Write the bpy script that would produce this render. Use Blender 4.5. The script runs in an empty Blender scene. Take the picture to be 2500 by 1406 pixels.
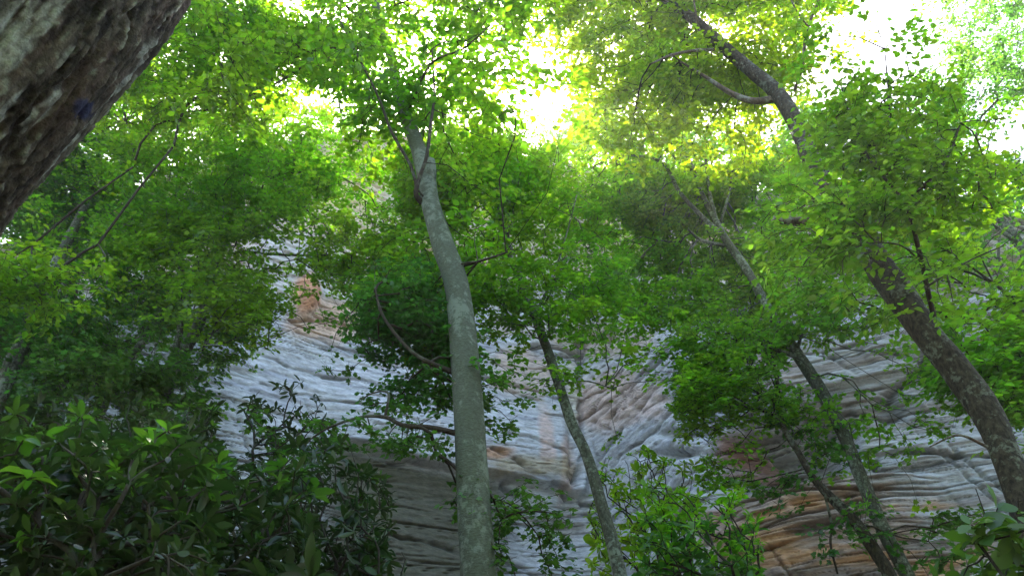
import bpy, math, numpy as np
from mathutils import Vector
rng = np.random.default_rng(7)
R = math.radians
S = bpy.context.scene
# ------------------------------------------------------------------ camera, sky, sun, exposure
PITCH = 35.0; F = 1960.0; CAM = np.array([0.0, 0.0, 1.6])
cam = bpy.data.cameras.new('camera'); camo = bpy.data.objects.new('camera', cam)
S.collection.objects.link(camo); S.camera = camo
camo.location = CAM; camo.rotation_euler = (R(90 + PITCH), 0, 0)
cam.sensor_width = 36; cam.lens = 36 * F / 2500; cam.clip_start = 0.05; cam.clip_end = 1000
SUN_EL, SUN_AZ = 49.0, -4.0
w = bpy.data.worlds.new('World'); S.world = w; w.use_nodes = True
nt = w.node_tree; sky = nt.nodes.new('ShaderNodeTexSky'); sky.sky_type = 'NISHITA'
sky.sun_disc = False; sky.sun_elevation = R(SUN_EL); sky.sun_rotation = R(SUN_AZ)
sky.dust_density = 3.0; sky.air_density = 1.0; sky.ozone_density = 1.0
bg = nt.nodes['Background']; bg.inputs['Strength'].default_value = 0.15
nt.links.new(sky.outputs[0], bg.inputs['Color'])
sl = bpy.data.lights.new('sun', 'SUN'); sl.energy = 4.5; sl.angle = R(0.5); sl.color = (1, .93, .80)
so = bpy.data.objects.new('sun', sl); S.collection.objects.link(so)
sd = Vector((math.sin(R(SUN_AZ)) * math.cos(R(SUN_EL)), math.cos(R(SUN_AZ)) * math.cos(R(SUN_EL)), math.sin(R(SUN_EL))))
so.rotation_euler = sd.to_track_quat('Z', 'Y').to_euler(); so.location = (0, 10, 60)
S.view_settings.view_transform = 'Standard'; S.view_settings.look = 'None'
S.view_settings.exposure = 2.55; S.view_settings.gamma = 1.0
S.cycles.max_bounces = 10; S.cycles.transmission_bounces = 8; S.cycles.diffuse_bounces = 6

# ------------------------------------------------------------------ maths helpers
cp, sp = math.cos(R(PITCH)), math.sin(R(PITCH))
def ray(px, py):
    x = (np.asarray(px, float) - 1250) / F; y = (703 - np.asarray(py, float)) / F
    return np.stack([x, cp - y * sp, sp + y * cp], -1)
def P(px, py, d):                      # pixel of the photograph at forward distance d -> world point
    r = ray(px, py); return CAM + r * (np.asarray(d, float) / r[..., 1])[..., None]
def proj(p):
    q = p - CAM; z = q[..., 1] * cp + q[..., 2] * sp; z = np.maximum(z, .05)
    y = -q[..., 1] * sp + q[..., 2] * cp
    return 1250 + F * q[..., 0] / z, 703 - F * y / z, z
def hsh(i):
    i = i.astype(np.uint64)
    h = (i[..., 0] * np.uint64(73856093)) ^ (i[..., 1] * np.uint64(19349663)) ^ (i[..., 2] * np.uint64(83492791))
    h = (h ^ (h >> np.uint64(13))) * np.uint64(0x5bd1e995) & np.uint64(0xffffffff)
    h = (h ^ (h >> np.uint64(15))) * np.uint64(0x27d4eb2d) & np.uint64(0xffffffff)
    return ((h ^ (h >> np.uint64(13))) & np.uint64(0xffff)).astype(float) / 32767.5 - 1
def vn(p):
    p = np.asarray(p, float) + 1000.0; i = np.floor(p); f = p - i; f = f * f * (3 - 2 * f); i = i.astype(np.int64)
    r = 0
    for dx in (0, 1):
        wx = f[..., 0] if dx else 1 - f[..., 0]
        for dy in (0, 1):
            wy = f[..., 1] if dy else 1 - f[..., 1]
            for dz in (0, 1):
                wz = f[..., 2] if dz else 1 - f[..., 2]
                r = r + wx * wy * wz * hsh(i + np.array([dx, dy, dz]))
    return r
def fbm(p, o=4, g=.5):
    p = np.asarray(p, float); a = 1; r = 0; t = 0
    for k in range(o): r = r + a * vn(p * 2 ** k + 17.3 * k); t += a; a *= g
    return r / t
def n3(x, y, z=0.0):
    x, y = np.broadcast_arrays(np.asarray(x, float), np.asarray(y, float)); return np.stack([x, y, np.zeros_like(x) + z], -1)
def unit(v): return v / np.maximum(np.linalg.norm(v, axis=-1, keepdims=True), 1e-9)
def ss(a, b, x): t = np.clip((x - a) / (b - a), 0, 1); return t * t * (3 - 2 * t)
def ground(x, y): return 0.10 * np.clip(np.asarray(y, float) - 1, 0, 30) + 0.12 * vn(n3(np.asarray(x) * .5, np.asarray(y) * .5))

# ------------------------------------------------------------------ object helpers
COL = S.collection
def tag(o, label=None, cat=None, group=None, kind=None):
    for k, v in (('label', label), ('category', cat), ('group', group), ('kind', kind)):
        if v: o[k] = v
    return o
def thing(name, label, cat, loc, group=None):
    o = bpy.data.objects.new(name, None); COL.objects.link(o); o.location = [float(c) for c in loc]
    o.empty_display_size = .3
    return tag(o, label, cat, group)
def mesh(name, V, faces, mat, parent=None, smooth=False, attrs=None, cols=None):
    """faces: list of int arrays (n,k)"""
    V = np.asarray(V, float)
    if parent is not None: V = V - np.array(parent.location)
    me = bpy.data.meshes.new(name); me.vertices.add(len(V)); me.vertices.foreach_set('co', V.astype(np.float32).ravel())
    faces = [f for f in faces if len(f)]
    li = np.concatenate([f.ravel() for f in faces]); sz = np.concatenate([np.full(len(f), f.shape[1]) for f in faces])
    me.loops.add(len(li)); me.loops.foreach_set('vertex_index', li.astype(np.int32))
    st = np.concatenate([[0], np.cumsum(sz)[:-1]])
    me.polygons.add(len(sz)); me.polygons.foreach_set('loop_start', st.astype(np.int32))
    me.polygons.foreach_set('use_smooth', np.full(len(sz), smooth))
    for k, a in (attrs or {}).items():
        dom = 'POINT' if len(a) == len(V) else 'FACE'
        at = me.attributes.new(k, 'FLOAT', dom); at.data.foreach_set('value', np.asarray(a, np.float32))
    for k, a in (cols or {}).items():
        at = me.attributes.new(k, 'FLOAT_COLOR', 'POINT')
        at.data.foreach_set('color', np.concatenate([a, np.ones((len(a), 1))], 1).astype(np.float32).ravel())
    me.update(calc_edges=True); me.materials.append(mat)
    o = bpy.data.objects.new(name, me); COL.objects.link(o)
    if parent is not None: o.parent = parent
    return o
def catmull(pts, n):
    pts = np.asarray(pts, float); m = len(pts)
    q = np.concatenate([[2 * pts[0] - pts[1]], pts, [2 * pts[-1] - pts[-2]]])
    t = np.linspace(0, m - 1 - 1e-6, n); i = t.astype(int); f = (t - i)[:, None]
    a, b, c, d = q[i], q[i + 1], q[i + 2], q[i + 3]
    return .5 * ((2 * b) + (-a + c) * f + (2 * a - 5 * b + 4 * c - d) * f ** 2 + (-a + 3 * b - 3 * c + d) * f ** 3)
def tube_geo(c, r, sides, bump=0.0, bs=6.0, seed=0, cap=True):
    """c (n,3), r (n,) -> verts, quads, plus surface coords"""
    n = len(c); T = unit(np.gradient(c, axis=0)); up = np.array([0.31, 1.0, .11]); N = np.zeros((n, 3)); v = unit(np.cross(T[0], up))
    for k in range(n):
        v = v - T[k] * np.dot(v, T[k]); v = v / np.linalg.norm(v); N[k] = v
    B = np.cross(T, N); a = np.linspace(0, 2 * np.pi, sides, endpoint=False)
    L = np.concatenate([[0], np.cumsum(np.linalg.norm(np.diff(c, axis=0), axis=1))])
    dirs = N[:, None] * np.cos(a)[None, :, None] + B[:, None] * np.sin(a)[None, :, None]
    rr = r[:, None] * np.ones(sides)[None]
    if bump:
        q = np.stack([np.cos(a)[None] * r[:, None] * bs + 0 * L[:, None], np.sin(a)[None] * r[:, None] * bs + 0 * L[:, None], L[:, None] * bs * .45 + seed + 0 * a[None]], -1)
        rr = rr * (1 + bump * fbm(q, 4)) 
    V = c[:, None] + dirs * rr[..., None]
    idx = np.arange(n * sides).reshape(n, sides); j = np.roll(idx, -1, 1)
    Q = np.stack([idx[:-1], j[:-1], j[1:], idx[1:]], -1).reshape(-1, 4)
    faces = [Q]
    if cap: faces += [idx[0][::-1][None], idx[-1][None]]
    return V.reshape(-1, 3), faces, a, L
def tube(name, c, r, sides, mat, parent, n=None, bump=0.0, bs=6.0, seed=0):
    if n is None: n = max(6, len(c) * 4)
    cc = catmull(c, n); rr = catmull(np.asarray(r, float)[:, None].repeat(3, 1), n)[:, 0]
    V, f, a, L = tube_geo(cc, np.maximum(rr, .001), sides, bump, bs, seed)
    return mesh(name, V, f, mat, parent, smooth=True), cc, rr

# ------------------------------------------------------------------ materials
def newmat(name):
    m = bpy.data.materials.new(name); m.use_nodes = True; t = m.node_tree; t.nodes.clear()
    o = t.nodes.new('ShaderNodeOutputMaterial'); return m, t, o
def nd(t, ty, **kw):
    n = t.nodes.new(ty)
    for k, v in kw.items():
        if k.startswith('_'): setattr(n, k[1:], v)
        else: n.inputs[k].default_value = v
    return n
def leaf_mat(name, refl, trans, var=.35, gloss=.05, rough=.45, under=None, tf=.5):
    m, t, o = newmat(name); L = t.links.new
    at = nd(t, 'ShaderNodeAttribute', _attribute_name='tint')
    ad = nd(t, 'ShaderNodeAttribute', _attribute_name='hue')
    def shade(c):
        rp = nd(t, 'ShaderNodeMapRange'); rp.inputs['To Min'].default_value = 1 - var; rp.inputs['To Max'].default_value = 1 + var
        L(at.outputs['Fac'], rp.inputs['Value'])
        hs = nd(t, 'ShaderNodeHueSaturation'); hs.inputs['Color'].default_value = (*c, 1)
        h2 = nd(t, 'ShaderNodeMapRange'); h2.inputs['To Min'].default_value = .478; h2.inputs['To Max'].default_value = .516
        L(ad.outputs['Fac'], h2.inputs['Value']); L(h2.outputs[0], hs.inputs['Hue']); L(rp.outputs[0], hs.inputs['Value'])
        return hs.outputs[0]
    d = nd(t, 'ShaderNodeBsdfDiffuse'); tr = nd(t, 'ShaderNodeBsdfTranslucent'); g = nd(t, 'ShaderNodeBsdfGlossy'); g.inputs['Roughness'].default_value = rough
    ci = shade(refl)
    if under:
        gm = nd(t, 'ShaderNodeNewGeometry'); mx = nd(t, 'ShaderNodeMix', _data_type='RGBA'); L(gm.outputs['Backfacing'], mx.inputs[0])
        L(ci, mx.inputs[6]); L(shade(under), mx.inputs[7]); ci = mx.outputs[2]
    L(ci, d.inputs[0]); L(shade(trans), tr.inputs[0])
    m1 = nd(t, 'ShaderNodeMixShader'); m1.inputs[0].default_value = tf; L(d.outputs[0], m1.inputs[1]); L(tr.outputs[0], m1.inputs[2])
    m2 = nd(t, 'ShaderNodeMixShader'); m2.inputs[0].default_value = gloss; L(m1.outputs[0], m2.inputs[1]); L(g.outputs[0], m2.inputs[2])
    L(m2.outputs[0], o.inputs[0]); return m
def bark_mat(name, base, dark, lichen, lich=.5, scale=1.0, bumpd=.01, stretch=.35, bands=False, lsc=9.0):
    m, t, o = newmat(name); L = t.links.new
    tc = nd(t, 'ShaderNodeTexCoord'); mp = nd(t, 'ShaderNodeMapping'); L(tc.outputs['Object'], mp.inputs[0])
    mp.inputs['Scale'].default_value = (1, 1, 3.0 if bands else stretch)
    n1 = nd(t, 'ShaderNodeTexNoise'); n1.inputs['Scale'].default_value = 28 * scale; n1.inputs['Detail'].default_value = 8; n1.inputs['Roughness'].default_value = .65; L(mp.outputs[0], n1.inputs[0])
    n2 = nd(t, 'ShaderNodeTexNoise'); n2.inputs['Scale'].default_value = lsc; n2.inputs['Detail'].default_value = 7; n2.inputs['Roughness'].default_value = .7; L(tc.outputs['Object'], n2.inputs[0])
    n4 = nd(t, 'ShaderNodeTexNoise'); n4.inputs['Scale'].default_value = 2.2; n4.inputs['Detail'].default_value = 4; L(tc.outputs['Object'], n4.inputs[0])
    r1 = nd(t, 'ShaderNodeValToRGB'); r1.color_ramp.elements[0].position = .35; r1.color_ramp.elements[1].position = .62
    r1.color_ramp.elements[0].color = (*dark, 1); r1.color_ramp.elements[1].color = (*base, 1); L(n1.outputs['Fac'], r1.inputs[0])
    ad = nd(t, 'ShaderNodeMath', _operation='ADD'); L(n2.outputs['Fac'], ad.inputs[0])
    mu = nd(t, 'ShaderNodeMath', _operation='MULTIPLY'); mu.inputs[1].default_value = .6; L(n4.outputs['Fac'], mu.inputs[0]); L(mu.outputs[0], ad.inputs[1])
    r2 = nd(t, 'ShaderNodeValToRGB'); r2.color_ramp.elements[0].position = .90 - lich * .16; r2.color_ramp.elements[1].position = .98 - lich * .14; L(ad.outputs[0], r2.inputs[0])
    mx = nd(t, 'ShaderNodeMix', _data_type='RGBA'); L(r2.outputs[0], mx.inputs[0]); L(r1.outputs[0], mx.inputs[6]); mx.inputs[7].default_value = (*lichen, 1)
    pb = nd(t, 'ShaderNodeBsdfPrincipled'); pb.inputs['Roughness'].default_value = .9; pb.inputs['Specular IOR Level'].default_value = .2
    L(mx.outputs[2], pb.inputs['Base Color'])
    bp = nd(t, 'ShaderNodeBump'); bp.inputs['Strength'].default_value = .8; bp.inputs['Distance'].default_value = bumpd; L(n1.outputs['Fac'], bp.inputs['Height'])
    L(bp.outputs[0], pb.inputs['Normal']); L(pb.outputs[0], o.inputs[0]); return m

M = {}
M['smooth_bark'] = bark_mat('smooth_grey_bark', (.125, .135, .09), (.07, .075, .045), (.185, .205, .145), .5, 1.3, .012, bands=True, lsc=14)
M['pale_bark'] = bark_mat('pale_lichen_bark', (.12, .12, .08), (.045, .042, .028), (.22, .24, .17), .55, 1.6, .012, .6, lsc=22)
M['dark_bark'] = bark_mat('rough_brown_bark', (.075, .057, .034), (.018, .014, .009), (.14, .145, .10), .35, 1.3, .03, .5, lsc=16)
M['brown_bark'] = bark_mat('brown_bark', (.14, .10, .065), (.05, .035, .022), (.22, .21, .15), .25, 1.6, .012, .5)
M['twig'] = bark_mat('twig_bark', (.07, .052, .035), (.03, .022, .015), (.10, .10, .07), .3, 3, .003)
M['stem'] = bark_mat('dark_stem_bark', (.045, .035, .024), (.02, .015, .01), (.07, .07, .05), .3, 3, .003)
M['mid_twig'] = bark_mat('grey_twig_bark', (.11, .10, .075), (.05, .045, .03), (.2, .2, .16), .4, 3, .003)

# ------------------------------------------------------------------ cliff
AK = np.array([-1.6, -1.1, -.75, -.6, -.45, -.353, -.2, -.05, .03, .10, .135, .18, .24, .30, .38, .5, .65, .9, 1.4])
YK = np.array([9.5, 12.5, 15.2, 17.0, 18.6, 19.8, 22.0, 24.0, 25.0, 25.8, 24.4, 22.6, 20.6, 19.0, 18.2, 17.6, 17.0, 15.5, 12.0])
TPX = [-700, 0, 250, 500, 750, 1000, 1300, 1600, 2000, 2300, 2500, 3200]
TPY = [700, 600, 490, 390, 335, 330, 385, 430, 470, 480, 520, 640]
def cliffY(a): return np.interp(a, AK, YK)
NA, NZ = 820, 740
aa = np.concatenate([np.linspace(-1.55, -.76, 50, endpoint=False), np.linspace(-.76, .76, NA - 100, endpoint=False), np.linspace(.76, 1.35, 50)])
Yb = cliffY(aa); kk = np.hanning(9); kk /= kk.sum(); Yb = np.convolve(np.pad(Yb, 4, 'edge'), kk, 'valid'); Xb = aa * Yb
# skyline height per column
def topz(a, Y):
    z = np.full_like(a, 20.0)
    for _ in range(6):
        px, py, _z = proj(np.stack([a * Y, Y, z], -1)); ty = np.interp(px, TPX, TPY)
        r = ray(px, ty); z = CAM[2] + r[:, 2] / r[:, 1] * Y
    return z
Zt = topz(aa, Yb); Zt = np.minimum(Zt, 34)
tt = np.concatenate([np.linspace(0, .22, 40, endpoint=False), np.linspace(.22, 1, NZ - 40)])
X = np.repeat(Xb[None], NZ, 0); Y = np.repeat(Yb[None], NZ, 0); Z = tt[:, None] * (Zt[None] + 0)
Ag = np.repeat(aa[None], NZ, 0)
tang = np.stack([np.gradient(Xb), np.gradient(Yb), 0 * Xb], -1); tang = unit(tang); nrm = np.stack([tang[:, 1], -tang[:, 0], 0 * Xb], -1)
arc = np.concatenate([[0], np.cumsum(np.hypot(np.diff(Xb), np.diff(Yb)))]); ARC = np.repeat(arc[None], NZ, 0)
PX, PY, _ = proj(np.stack([X, Y, Z], -1))
# beds dip a little; warp
s = Z + .10 * ARC * ss(.12, .2, Ag) * .0 + .14 * fbm(n3(ARC * .12, Z * .15, 3.)) + .05 * fbm(n3(ARC * .5, Z * .4, 9.)) - .06 * ARC * (Ag < 9) 
dipR = np.where(Ag > .11, 1, 0) * np.where(Ag < .28, 1, 0)
s = s - .0 * (ARC - np.interp(.11, aa, arc)) * ss(.10, .13, Ag) * (1 - ss(.24, .34, Ag))
def strata(s, fr, seed, edge=.18):
    u = s * fr; i = np.floor(u); f = u - i; bl = 2.6 / fr ** .6
    def H(i):
        w_ = ARC / bl + 9.7 * hsh(np.stack([i + 500, i * 0 + 77, i * 0 + seed], -1)) + .25 * s + 900; j = np.floor(w_); g = w_ - j; h = lambda j: hsh(np.stack([i + 500, j, i * 0 + seed], -1))
        a, b = h(j), h(j + 1); return a + (b - a) * ss(.90, 1, g)
    h0 = H(i); h1 = H(i + 1); return h0 + (h1 - h0) * ss(1 - edge, 1, f)
D = .3 * fbm(n3(ARC * .09, Z * .10, 5.), 2)
sm = .16 + .16 * ss(1400, 1460, PX) + .22 * ss(1750, 1850, PX) + .3 * ss(760, 640, PY) + .3 * (1 - ss(300, 620, PX)); sm = np.clip(sm, 0, 1)
D += sm * (.15 * strata(s, .55, 2., .08) + .12 * strata(s + .1 * fbm(n3(ARC * .3, s * .2, 4.)), 1.6, 6., .10) + .10 * strata(s + .08 * fbm(n3(ARC * .6, s * .4, 5.)), 4.1, 11., .14) + .06 * strata(s + .05 * fbm(n3(ARC * .9, s, 6.)), 9.5, 15., .25))
D += sm * .05 * fbm(n3(ARC * .8, s * 3.2, 8.), 4) + .05 * fbm(n3(ARC * 2.2, s * 9, 8.), 3)
CR = np.zeros_like(s)
# fracture lines: narrow grooves following the beds, broken along their length
for fr, sd_, dep in ((.42, 21., .34), (1.3, 33., .22), (2.6, 41., .15), (4.2, 43., .10), (6.5, 47., .07)):
    q = fbm(n3(ARC * .10, s * fr, sd_), 3); g = np.exp(-(q / .018) ** 2) * ss(-.15, .15, fbm(n3(ARC * .35, s * .8, sd_ + 5), 2)); D -= dep * g; CR = np.maximum(CR, .75 * g)
# cross joints
q = fbm(n3(ARC * .35 + s * .22, s * .06, 55.), 3); D -= .14 * np.exp(-(q / .012) ** 2) * ss(-.2, .3, fbm(n3(ARC * .3, s * .5, 61.), 2))
# long open cracks
wx_ = PX + 9 * fbm(n3(PX / 40, PY / 40, 7.), 3); wy_ = PY + 9 * fbm(n3(PX / 40, PY / 40, 17.), 3)
for ln_, wd, dp in (([(610, 845), (700, 885), (790, 915), (900, 935), (1010, 985), (1110, 1010)], 4, .3), ([(730, 800), (850, 850), (930, 900), (1090, 940)], 3, .15), ([(640, 930), (760, 965), (900, 1000), (1100, 1060)], 3, .15), ([(1190, 1105), (1290, 1165), (1380, 1200), (1440, 1235)], 6, .4),
                    ([(1190, 920), (1290, 950), (1400, 985)], 3, .2), ([(1230, 1060), (1320, 1090), (1400, 1130)], 4, .25), ([(1230, 1180), (1330, 1240), (1400, 1300)], 5, .3), ([(1412, 800), (1418, 1000), (1425, 1100), (1400, 1180)], 5, .5), ([(930, 1290), (1060, 1320), (1120, 1335)], 5, .3),
                    ([(1215, 1350), (1290, 1385), (1340, 1420)], 5, .3), ([(1690, 880), (1600, 950), (1520, 1040), (1450, 1130)], 4, .25), ([(1700, 960), (1610, 1040), (1520, 1110), (1460, 1180)], 4, .3), ([(1640, 850), (1550, 930), (1450, 1030)], 4, .2), ([(1960, 860), (2050, 872), (2180, 868), (2260, 890)], 4, .2), ([(1960, 1010), (2080, 1000), (2250, 1025)], 4, .2), ([(2100, 1110), (2250, 1100), (2420, 1112)], 4, .25)):
    dm = np.full(PX.shape, 1e9)
    for (x0_, y0_), (x1_, y1_) in zip(ln_[:-1], ln_[1:]):
        L2_ = (x1_ - x0_) ** 2 + (y1_ - y0_) ** 2; t_ = np.clip(((wx_ - x0_) * (x1_ - x0_) + (wy_ - y0_) * (y1_ - y0_)) / L2_, 0, 1); dm = np.minimum(dm, np.hypot(wx_ - x0_ - t_ * (x1_ - x0_), wy_ - y0_ - t_ * (y1_ - y0_)))
    g = np.exp(-(dm / wd) ** 2) * (.55 + .45 * ss(-.3, .2, vn(n3(PX / 30, PY / 30, wd * 1.)))); D -= .55 * dp * g; CR = np.maximum(CR, .8 * g)
# overhanging lip on the left face, deep recess below it
lip = 11.25 + .35 * fbm(n3(ARC * .25, 0 * ARC, 71.)) - .03 * (PX - 1150) / 10 * .1
lm = ss(780, 900, PX) * (1 - ss(1410, 1450, PX))
D += lm * (.55 * ss(lip - .12, lip + .10, Z) * (1 - ss(lip + .5, lip + 3.5, Z)) - .30 * (1 - ss(lip - .9, lip + .05, Z)) * ss(lip - 5, lip - 1.0, Z))
D += lm * .28 * np.exp(-((Z - lip + .9) / .16) ** 2) * ss(1180, 1230, PX)
# ledge and dark recess in the orange rock on the right
sh = 8.55 + .25 * fbm(n3(ARC * .5, 0 * ARC, 77.)); rm = ss(1740, 1800, PX) * (1 - ss(2010, 2120, PX))
D -= rm * 1.5 * ss(sh, sh + .12, Z) * (1 - ss(sh + .9, sh + 2.3, Z))
rm2 = ss(1760, 1850, PX) * (1 - ss(2150, 2320, PX)); D += rm2 * .5 * (1 - ss(sh - .05, sh + .05, Z)) * ss(sh - 3.5, sh - .4, Z)
# shadowed notches beside the corner at the right buttress
for (cx, cy, rx, ry, dp) in ((1660, 980, 45, 12, .4), (1675, 1060, 55, 9, .5), (1655, 1110, 60, 10, .5), (752, 722, 24, 40, -.6), (1430, 830, 60, 16, .4), (1395, 1130, 16, 110, .5)):
    D -= dp * np.exp(-(((PX - cx) / rx) ** 2 + ((PY - cy) / ry) ** 2))
D += .4 * np.exp(-((PX - 1690) / 55) ** 2) * (1 - ss(700, 900, -PY + 1700) * 0) * .6
topf = ss(.97, 1.0, tt)[:, None]
V = np.stack([X, Y, Z], -1) + nrm[None] * D[..., None] * 1.0
V[..., 2] += .25 * fbm(n3(ARC * 1.2, s, 91.), 3) * topf
# rock colours, some with sunlight and shade painted in
def wpx(seed, amp, sc): return amp * fbm(n3(PX / sc, PY / sc, seed), 4)
base = np.array([.53, .54, .525])[None, None] * np.ones(X.shape)[..., None]
def paint(mask, col):
    global base
    mask = np.clip(mask, 0, 1)[..., None]; base = base * (1 - mask) + np.array(col)[None, None] * mask
def blob(cx, cy, rx, ry, seed, soft=.35, w=.35, sc=60):
    d = np.sqrt(((PX - cx) / rx) ** 2 + ((PY - cy) / ry) ** 2) + w * fbm(n3(PX / sc, PY / sc * 1.6, seed), 4) * 1.6
    return 1 - ss(1 - soft, 1 + soft, d)
mott = fbm(n3(ARC * .8, s * 3.0, 101.), 5); paint(.5 * ss(0, .5, mott), (.50, .50, .50)); paint(.6 * ss(.05, .5, fbm(n3(ARC * .5, s * 5.0, 103.), 5)), (.30, .31, .34))
paint(ss(800, 620, PY + wpx(1., 90, 90)) * .85, (.66, .57, .42))  # upper face painted warm cream for the hazy sun glow
paint(.8 * ss(.0, .35, fbm(n3(ARC * .5, s * 1.2, 105.), 4)) * ss(780, 560, PY), (.62, .45, .28))
paint(.55 * ss(.1, .4, fbm(n3(ARC * .4, s * 3.2, 107.), 4)) * ss(650, 400, PY), (.30, .29, .16))
for a_ in ((800, 780, 100, 50, (.66, .45, .30), .85), (1270, 900, 70, 60, (.56, .42, .32), .7), (1500, 980, 110, 70, (.60, .45, .36), .85), (1480, 830, 120, 40, (.55, .45, .34), .8),
           (1325, 1080, 20, 75, (.62, .47, .39), .9), (1320, 940, 16, 60, (.6, .5, .42), .5), (1378, 1150, 22, 75, (.62, .47, .38), .9), (1395, 930, 20, 160, (.55, .53, .46), .4), (1400, 960, 14, 90, (.6, .56, .45), .7),
           (1290, 1150, 110, 26, (.34, .26, .12), .7), (1200, 1115, 40, 18, (.5, .26, .12), .8), (860, 470, 70, 130, (.72, .60, .36), .85), (800, 560, 90, 60, (.70, .60, .44), .8), (690, 620, 120, 60, (.56, .56, .55), .6), (752, 722, 30, 42, (.60, .30, .16), .95), (1340, 800, 60, 40, (.6, .52, .4), .6),  # tan patches high at left-centre painted lighter, as if sunlit
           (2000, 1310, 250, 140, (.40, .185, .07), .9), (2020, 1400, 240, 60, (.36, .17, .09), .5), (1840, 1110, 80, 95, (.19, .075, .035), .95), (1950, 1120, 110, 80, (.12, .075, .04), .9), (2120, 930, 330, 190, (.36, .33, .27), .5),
           (1900, 900, 70, 60, (.50, .33, .22), .7), (2480, 640, 90, 60, (.62, .50, .34), .9), (1225, 790, 40, 25, (.6, .5, .4), .8), (1400, 1250, 40, 60, (.5, .45, .38), .5)):
    paint(blob(*a_[:4], a_[0] * .37) * a_[5], a_[4])
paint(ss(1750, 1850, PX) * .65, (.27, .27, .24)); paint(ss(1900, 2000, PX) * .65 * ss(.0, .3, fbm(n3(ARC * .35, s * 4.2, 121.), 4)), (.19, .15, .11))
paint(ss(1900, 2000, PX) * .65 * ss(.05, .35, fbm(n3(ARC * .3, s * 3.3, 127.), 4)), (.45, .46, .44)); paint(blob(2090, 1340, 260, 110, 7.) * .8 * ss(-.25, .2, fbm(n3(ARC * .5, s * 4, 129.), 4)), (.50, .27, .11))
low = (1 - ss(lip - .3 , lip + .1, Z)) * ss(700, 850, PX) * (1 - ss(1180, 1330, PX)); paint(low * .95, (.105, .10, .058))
paint(ss(640, 480, PX + wpx(3., 60, 80)) * .75 * ss(650, 800, PY), (.19, .20, .17))  # lower-left rock darkened in its colour for the shade there
base = base * (1 - .7 * np.clip(CR, 0, 1))[..., None]; base = base * (1 + .10 * fbm(n3(ARC * 6, s * 14, 131.), 4))[..., None]
m, t, o = newmat('rock'); L = t.links.new
at = nd(t, 'ShaderNodeAttribute', _attribute_name='rock'); tc = nd(t, 'ShaderNodeTexCoord'); mp = nd(t, 'ShaderNodeMapping'); mp.inputs['Scale'].default_value = (1, 1, 3.2); L(tc.outputs['Object'], mp.inputs[0])
n1 = nd(t, 'ShaderNodeTexNoise'); n1.inputs['Scale'].default_value = 4.0; n1.inputs['Detail'].default_value = 10; n1.inputs['Roughness'].default_value = .72; L(mp.outputs[0], n1.inputs[0])
rr_ = nd(t, 'ShaderNodeMapRange'); rr_.inputs['From Min'].default_value = .3; rr_.inputs['From Max'].default_value = .7; rr_.inputs['To Min'].default_value = .58; rr_.inputs['To Max'].default_value = 1.38; L(n1.outputs['Fac'], rr_.inputs['Value'])
vm = nd(t, 'ShaderNodeVectorMath', _operation='SCALE'); L(at.outputs['Color'], vm.inputs[0]); L(rr_.outputs[0], vm.inputs['Scale'])
pb = nd(t, 'ShaderNodeBsdfPrincipled'); pb.inputs['Roughness'].default_value = .8; pb.inputs['Specular IOR Level'].default_value = .25; L(vm.outputs[0], pb.inputs['Base Color'])
bp = nd(t, 'ShaderNodeBump'); bp.inputs['Strength'].default_value = .8; bp.inputs['Distance'].default_value = .06; L(n1.outputs['Fac'], bp.inputs['Height']); L(bp.outputs[0], pb.inputs['Normal']); L(pb.outputs[0], o.inputs[0])
M['rock'] = m
# plateau row behind the rim so that the cliff has depth
back = V[-1] + np.array([0, 1, 0]) * 7.0 + np.stack([0 * aa, 0 * aa, -.4 + .3 * vn(n3(aa * 9, 0 * aa))], -1); mid = V[-1] + np.array([0, 1.2, .15])
down = back.copy(); down[:, 2] = -1
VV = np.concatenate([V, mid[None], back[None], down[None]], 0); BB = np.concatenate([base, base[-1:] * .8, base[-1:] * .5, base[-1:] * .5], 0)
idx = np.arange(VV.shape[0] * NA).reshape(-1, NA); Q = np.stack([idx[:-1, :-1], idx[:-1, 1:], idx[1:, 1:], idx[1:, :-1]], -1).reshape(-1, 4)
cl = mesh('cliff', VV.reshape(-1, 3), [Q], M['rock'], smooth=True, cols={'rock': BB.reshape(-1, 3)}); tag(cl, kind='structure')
# ground
gx = np.linspace(-60, 60, 160); gy = np.linspace(-60, 60, 160); GX, GY = np.meshgrid(gx, gy)
gi = np.arange(GX.size).reshape(GX.shape); GV = np.stack([GX, GY, ground(GX, GY)], -1).reshape(-1, 3)
m, t, o = newmat('leaf_litter'); n1 = nd(t, 'ShaderNodeTexNoise'); n1.inputs['Scale'].default_value = 3; n1.inputs['Detail'].default_value = 8
tc = nd(t, 'ShaderNodeTexCoord'); t.links.new(tc.outputs['Object'], n1.inputs[0]); r = nd(t, 'ShaderNodeValToRGB'); r.color_ramp.elements[0].color = (.04, .028, .016, 1); r.color_ramp.elements[1].color = (.15, .10, .06, 1)
t.links.new(n1.outputs['Fac'], r.inputs[0]); pb = nd(t, 'ShaderNodeBsdfPrincipled'); pb.inputs['Roughness'].default_value = .95; t.links.new(r.outputs[0], pb.inputs['Base Color']); t.links.new(pb.outputs[0], o.inputs[0]); M['ground'] = m
g = mesh('ground', GV, [np.stack([gi[:-1, :-1], gi[:-1, 1:], gi[1:, 1:], gi[1:, :-1]], -1).reshape(-1, 4)], M['ground'], smooth=True); tag(g, kind='structure')

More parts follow.
